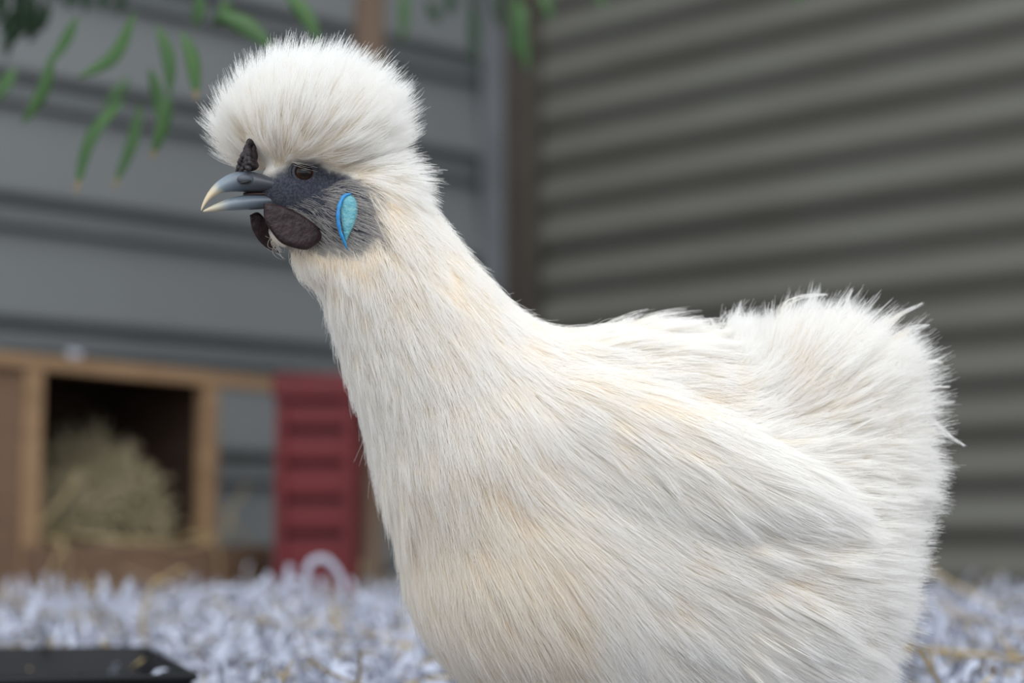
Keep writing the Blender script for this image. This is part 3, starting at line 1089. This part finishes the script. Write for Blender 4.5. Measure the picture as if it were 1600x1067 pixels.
# short grey-white hairs on the cheek
def cheek_par(Q, N):
    f, l, py = head_fl(Q)
    x = HC[0] - cy_ * f + sy_ * 40
    fl = np.stack([np.full(len(Q), .9), -np.interp(x, [440, 500, 560], [.35, .25, .5]), np.full(len(Q), .25)], -1)
    return fl, np.interp(x, [440, 520, 560], [18, 30, 34]), np.full(len(Q), .12), np.zeros(len(Q))

CHEEK = [(500, 300), (525, 285), (556, 280), (575, 320), (575, 395), (520, 400), (470, 395), (440, 330), (470, 318)]
def keep_cheek(Q):
    f, l, py = head_fl(Q)
    x = HC[0] - cy_ * f + sy_ * 40
    return inpoly(x, py, CHEEK) & (Q[:, 2] < 150)
cheek_par.follow = 1.
S = plume(BV, BF, BODY, 60000, 1, 4, 4, 4, keep_cheek, 41, cheek_par, .2, .4, 1.0)
print('cheek', len(S))
hair('cheek_feathers', S, M['cheek_feather'], .26, .10, hen)

# ------------------------------------------------------------------ head parts
def loft(secs, n=16, closed=True):
    """sections (f, top py, bottom py, half width, squareness) in head coordinates"""
    V, Fc = [], []
    for f, t, b, hw, *q in secs:
        for k in range(n):
            a = 2 * math.pi * k / n
            c, s = math.cos(a), math.sin(a)
            e = q[0] if q else 1.0
            V.append(H(f, hw * math.copysign(abs(c) ** e, c), (t + b) / 2 - (b - t) / 2 * math.copysign(abs(s) ** e, s)))
    m = len(secs)
    for i in range(m - 1):
        for k in range(n):
            Fc.append((i * n + k, (i + 1) * n + k, (i + 1) * n + (k + 1) % n, i * n + (k + 1) % n))
    Fc += [tuple(range(n)), tuple((m - 1) * n + k for k in range(n - 1, -1, -1))]
    return np.array(V), Fc


beakmat = ramp_attr('horn beak', 'tone', [(0, (.062, .068, .085)), (.25, (.105, .135, .175)), (.62, (.19, .24, .29)), (.82, (.50, .47, .38)), (1, (.62, .52, .36))], .32, .5, (300, .12, .0004))
V, Fc = loft([(40, 282, 306, 30), (70, 276, 305, 30), (92, 271, 304, 27, .9), (106, 270, 303.5, 24, .9), (120, 273, 303.5, 20, .9), (134, 279, 305, 16), (147, 288, 309, 12), (158, 300, 316, 8), (166, 313, 325, 5), (171, 325, 333, 2.5), (172.5, 331, 335, .8)])
o = mesh('upper_beak', c2w(V), Fc, beakmat, hen)
f_, l_, y_ = head_fl(V)
tone = np.clip((f_ - 98) / 76, 0, 1) + np.clip((y_ - 299) / 8, 0, 1) * np.clip((f_ - 95) / 40, 0, 1) * .25
set_attr(o, 'tone', tone); o.modifiers.new('s', 'SUBSURF').render_levels = 2
V, Fc = loft([(30, 304, 326, 26), (60, 304.5, 328, 24), (90, 306, 330.5, 19), (112, 309, 332, 15), (130, 314, 333, 11), (146, 321, 334.5, 7.5), (158, 327, 335.5, 4.5), (167, 332, 336, 2), (169, 334, 336, .7)])
o = mesh('lower_beak', c2w(V), Fc, beakmat, hen)
f_, l_, y_ = head_fl(V)
set_attr(o, 'tone', np.clip((f_ - 62) / 108, 0, 1)); o.modifiers.new('s', 'SUBSURF').render_levels = 2
V, Fc = loft([(30, 302, 310, 22), (60, 302, 310, 21), (80, 302.5, 310.5, 16), (95, 303, 311, 10), (104, 304, 311, 4)])
mesh('mouth_lining', c2w(V), Fc, principled('dark mouth', (.035, .018, .016), .5), hen)


def blob(name, pts, mat, parent, h, pad=12):
    pr = [(('e', c, np.array(r, float) if np.ndim(r) else np.full(3, float(r)), np.eye(3) if len(rest) == 0 else rest[0]), kk) for (c, r, kk, *rest) in pts]
    C = np.array([p[0][1] for p in pr]); R = max(np.max(p[0][2]) for p in pr) + pad
    V, Fq = surface(pr, C.min(0) - R, C.max(0) + R, h)
    return mesh(name, c2w(V), Fq, mat, parent), V


combmat = principled('mulberry comb', (.022, .016, .020), .5, 0, (500, (.055, .042, .048), .45, .7), (700, .6, .0006), spec=.35)
r = np.random.default_rng(5)
pts = [(H(94, 0, 262), (14, 9, 14), 5), (H(90, 2, 248), (8, 11, 8), 4), (H(88, 2, 234), (4, 8, 5), 4)]
for k in range(95):
    y = r.uniform(224, 272)
    hw = np.interp(y, [224, 240, 252, 262, 272], [5, 10, 22, 30, 25])
    l = r.uniform(-hw, hw)
    f = np.interp(y, [224, 240, 252, 272], [94, 101, 108, 113]) - abs(l) * .3
    pts.append((H(f, l, y), r.uniform(3.2, 5.2), .6))
comb, _ = blob('comb', pts, combmat, hen, 1.5)

# nostril fold
o, _ = blob('nostril', [(HP(384, 280, 22), np.array([14, 8, 6.]), 1, HEADFRAME)], principled('slate cere', (.070, .082, .105), .45), hen, 2.)
blob('nostril_slit', [(HP(384, 284.5, 30), np.array([9, 2.6, 4.]), 1, np.array([HF * .97 - HU * .25, HU * .97 + HF * .25, HL]))], principled('nostril dark', (.006, .006, .008), .6), o, 1.2, 6)

# eye
def lat(px, py):
    """lateral position of the skin seen at this pixel"""
    ls = np.linspace(0, 130, 521)
    Q = np.array([HP(px, py, l) for l in ls])
    k = np.where(sdf(Q, BODY) < 0)[0]
    return ls[k[-1]] if len(k) else 40.


el_ = lat(474, 270)
EC = HP(474, 270, el_ - 8)
lu, lv = 28, 20
V, Fc = [], []
for i in range(lv + 1):
    ph = math.pi * i / lv
    for k in range(lu):
        a = 2 * math.pi * k / lu
        V.append(EC + 16.5 * (HL * math.cos(ph) + math.sin(ph) * (HF * math.cos(a) + HU * math.sin(a))))
for i in range(lv):
    for k in range(lu):
        Fc.append((i * lu + k, (i + 1) * lu + k, (i + 1) * lu + (k + 1) % lu, i * lu + (k + 1) % lu))
V = np.array(V)
eyemat = ramp_attr('brown eye', 'rad', [(0, (.004, .003, .003)), (.36, (.004, .003, .003)), (.50, (.022, .009, .005)), (.72, (.042, .016, .007)), (.82, (.012, .008, .008)), (1, (.012, .01, .012))], .06, .4)
vd = HL * .86 + HU * .12 + HF * .05 + np.array([0, 0, -.45]); vd /= np.linalg.norm(vd)
o = mesh('eye', c2w(V), Fc, eyemat, hen)
dv = (V - EC) / 16.5
ang = np.arccos(np.clip(dv @ vd, -1, 1))
set_attr(o, 'rad', np.clip(ang / 1.35, 0, 1))
lidmat = principled('slate eyelid', (.045, .048, .066), .5, 0, None, (500, .5, .0005))
for rr, th, off in ((17.5, 3.0, 5.2), (21.5, 2.2, 2.6)):
    P = [EC + HL * off + rr * (HF * math.cos(a) * 1.05 + HU * math.sin(a) * .92) for a in np.linspace(0, 2 * math.pi, 33)]
    v, f = tube_vf(P, th, 8, cap=False)
    mesh('eyelid', c2w(np.array(v)), f, lidmat, o)

# wattles: rounded flaps
watmat = principled('mulberry wattle', (.017, .008, .010), .48, 0, (330, (.034, .018, .021), .42, .72), (300, .8, .0014), spec=.35)


def wattle(outline, lay, thick, bulge, cf):
    """flap from an outline in (column, row) pixels, standing at lateral position lay, pillowed outward"""
    O = curve_pts(outline + outline[:1], 49)[:-1]
    c = O.mean(0)
    V = []; rings = [1, .96, .85, .6, .3]
    for side in (1, -1):
        for q in rings:
            z = thick * (1 - q ** 4) ** .5 + (thick * .35 if .8 < q < .97 else 0)
            for x, y in c + (O - c) * q:
                l = lay + side * z + bulge * ((y - O[:, 1].min()) / np.ptp(O[:, 1]))
                V.append(HP(x, y, l))
    n = 48; m = len(rings); Fc = []
    for s in (0, 1):
        o0 = s * n * m
        for i in range(m - 1):
            for k in range(n):
                q = (o0 + i * n + k, o0 + i * n + (k + 1) % n, o0 + (i + 1) * n + (k + 1) % n, o0 + (i + 1) * n + k)
                Fc.append(q if s == 0 else q[::-1])
        last = tuple(o0 + (m - 1) * n + k for k in range(n))
        Fc.append(last if s == 0 else last[::-1])
    for k in range(n):
        Fc.append((k, n * m + k, n * m + (k + 1) % n, (k + 1) % n))
    return mesh('wattle', c2w(np.array(V)), Fc, watmat, hen)

wattle([(412, 318), (428, 318), (450, 325), (475, 338), (496, 354), (503, 368), (496, 380), (480, 390), (462, 388), (440, 380), (424, 362), (413, 342)], 44, 9, 8, 0)
wattle([(390, 336), (404, 332), (420, 350), (430, 372), (436, 394), (424, 392), (406, 378), (394, 358)], -22, 5, -4, 0)

# earlobe: turquoise pad with a bright blue folded rim
def pad(name, outline, lay, thick, mat, parent, tilt=0.):
    O = curve_pts(outline + outline[:1], 41)[:-1]
    c = O.mean(0); V = []; rings = [1, .9, .6, .25]
    for side in (1, -1):
        for q in rings:
            for x, y in c + (O - c) * q:
                l = lay + (thick if side > 0 else -thick) * (1 - q ** 3) ** .6 + tilt * (x - c[0]) + (14 if side < 0 else 0) * -q * 0
                V.append(HP(x, y, l))
    n = 40; m = 4; Fc = []
    for s in (0, 1):
        o0 = s * n * m
        for i in range(m - 1):
            for k in range(n):
                qd = (o0 + i * n + k, o0 + i * n + (k + 1) % n, o0 + (i + 1) * n + (k + 1) % n, o0 + (i + 1) * n + k)
                Fc.append(qd if s == 0 else qd[::-1])
        last = tuple(o0 + (m - 1) * n + k for k in range(n))
        Fc.append(last if s == 0 else last[::-1])
    for k in range(n):
        Fc.append((k, n * m + k, n * m + (k + 1) % n, (k + 1) % n))
    return mesh(name, c2w(np.array(V)), Fc, mat, parent)


EL = lat(543, 340)
print('eye lateral', el_, 'ear lateral', EL)
ear = pad('earlobe', [(534, 309), (546, 304), (556, 311), (560, 328), (555, 348), (546, 366), (540, 378), (536, 360), (532, 335)], EL + 5, 5,
          principled('turquoise earlobe', (.10, .36, .46), .55, 0, (260, (.22, .50, .52), .36, .68, (1, 1, 3)), (520, .8, .0012)), hen, .10)
tag(ear, 'turquoise earlobe')
P = []
for x, y, dl in [(548, 303, 8), (537, 307, 10), (530, 322, 12), (528, 340, 13), (531, 360, 12), (537, 376, 10), (543, 390, 7)]:
    l = EL + dl - 3
    P.append(HP(x, y, l))
v, f = tube_vf(curve_pts(P, 22), np.interp(np.linspace(0, 1, 22), [0, .15, .5, .85, 1], [1.6, 3.0, 3.3, 2.6, 1.0]) * (1 + .18 * np.sin(np.arange(22) * 2.1)), 10)
mesh('rim', c2w(np.array(v)), f, principled('bright blue earlobe rim', (.025, .21, .56), .45, 0, (200, (.03, .30, .60), .4, .7), (500, .4, .0006)), ear)

# legs, mostly hidden under the fluff and the bedding
legmat = principled('slate leg scales', (.05, .055, .065), .6, 0, None, (300, .6, .001))
for px_, w_ in ((930, 110), (960, 270)):
    a = c2w(P3(px_, 1060, w_)); g = a.copy(); g[2] = .054
    v, f = tube_vf([a, (a + g) / 2 + np.array([.004, 0, 0]), g], [.010, .008, .007], 10)
    lg = mesh('leg', v, f, legmat, hen)
    for an, L in ((math.pi, .045), (math.pi - .55, .038), (math.pi + .55, .038), (.25, .024), (-.5, .020)):
        e = g + np.array([math.cos(an), math.sin(an), 0]) * L; e[2] = .052
        v, f = tube_vf([g, (g + e) / 2 + np.array([0, 0, .003]), e], [.006, .005, .002], 8)
        mesh('toe', v, f, legmat, lg)
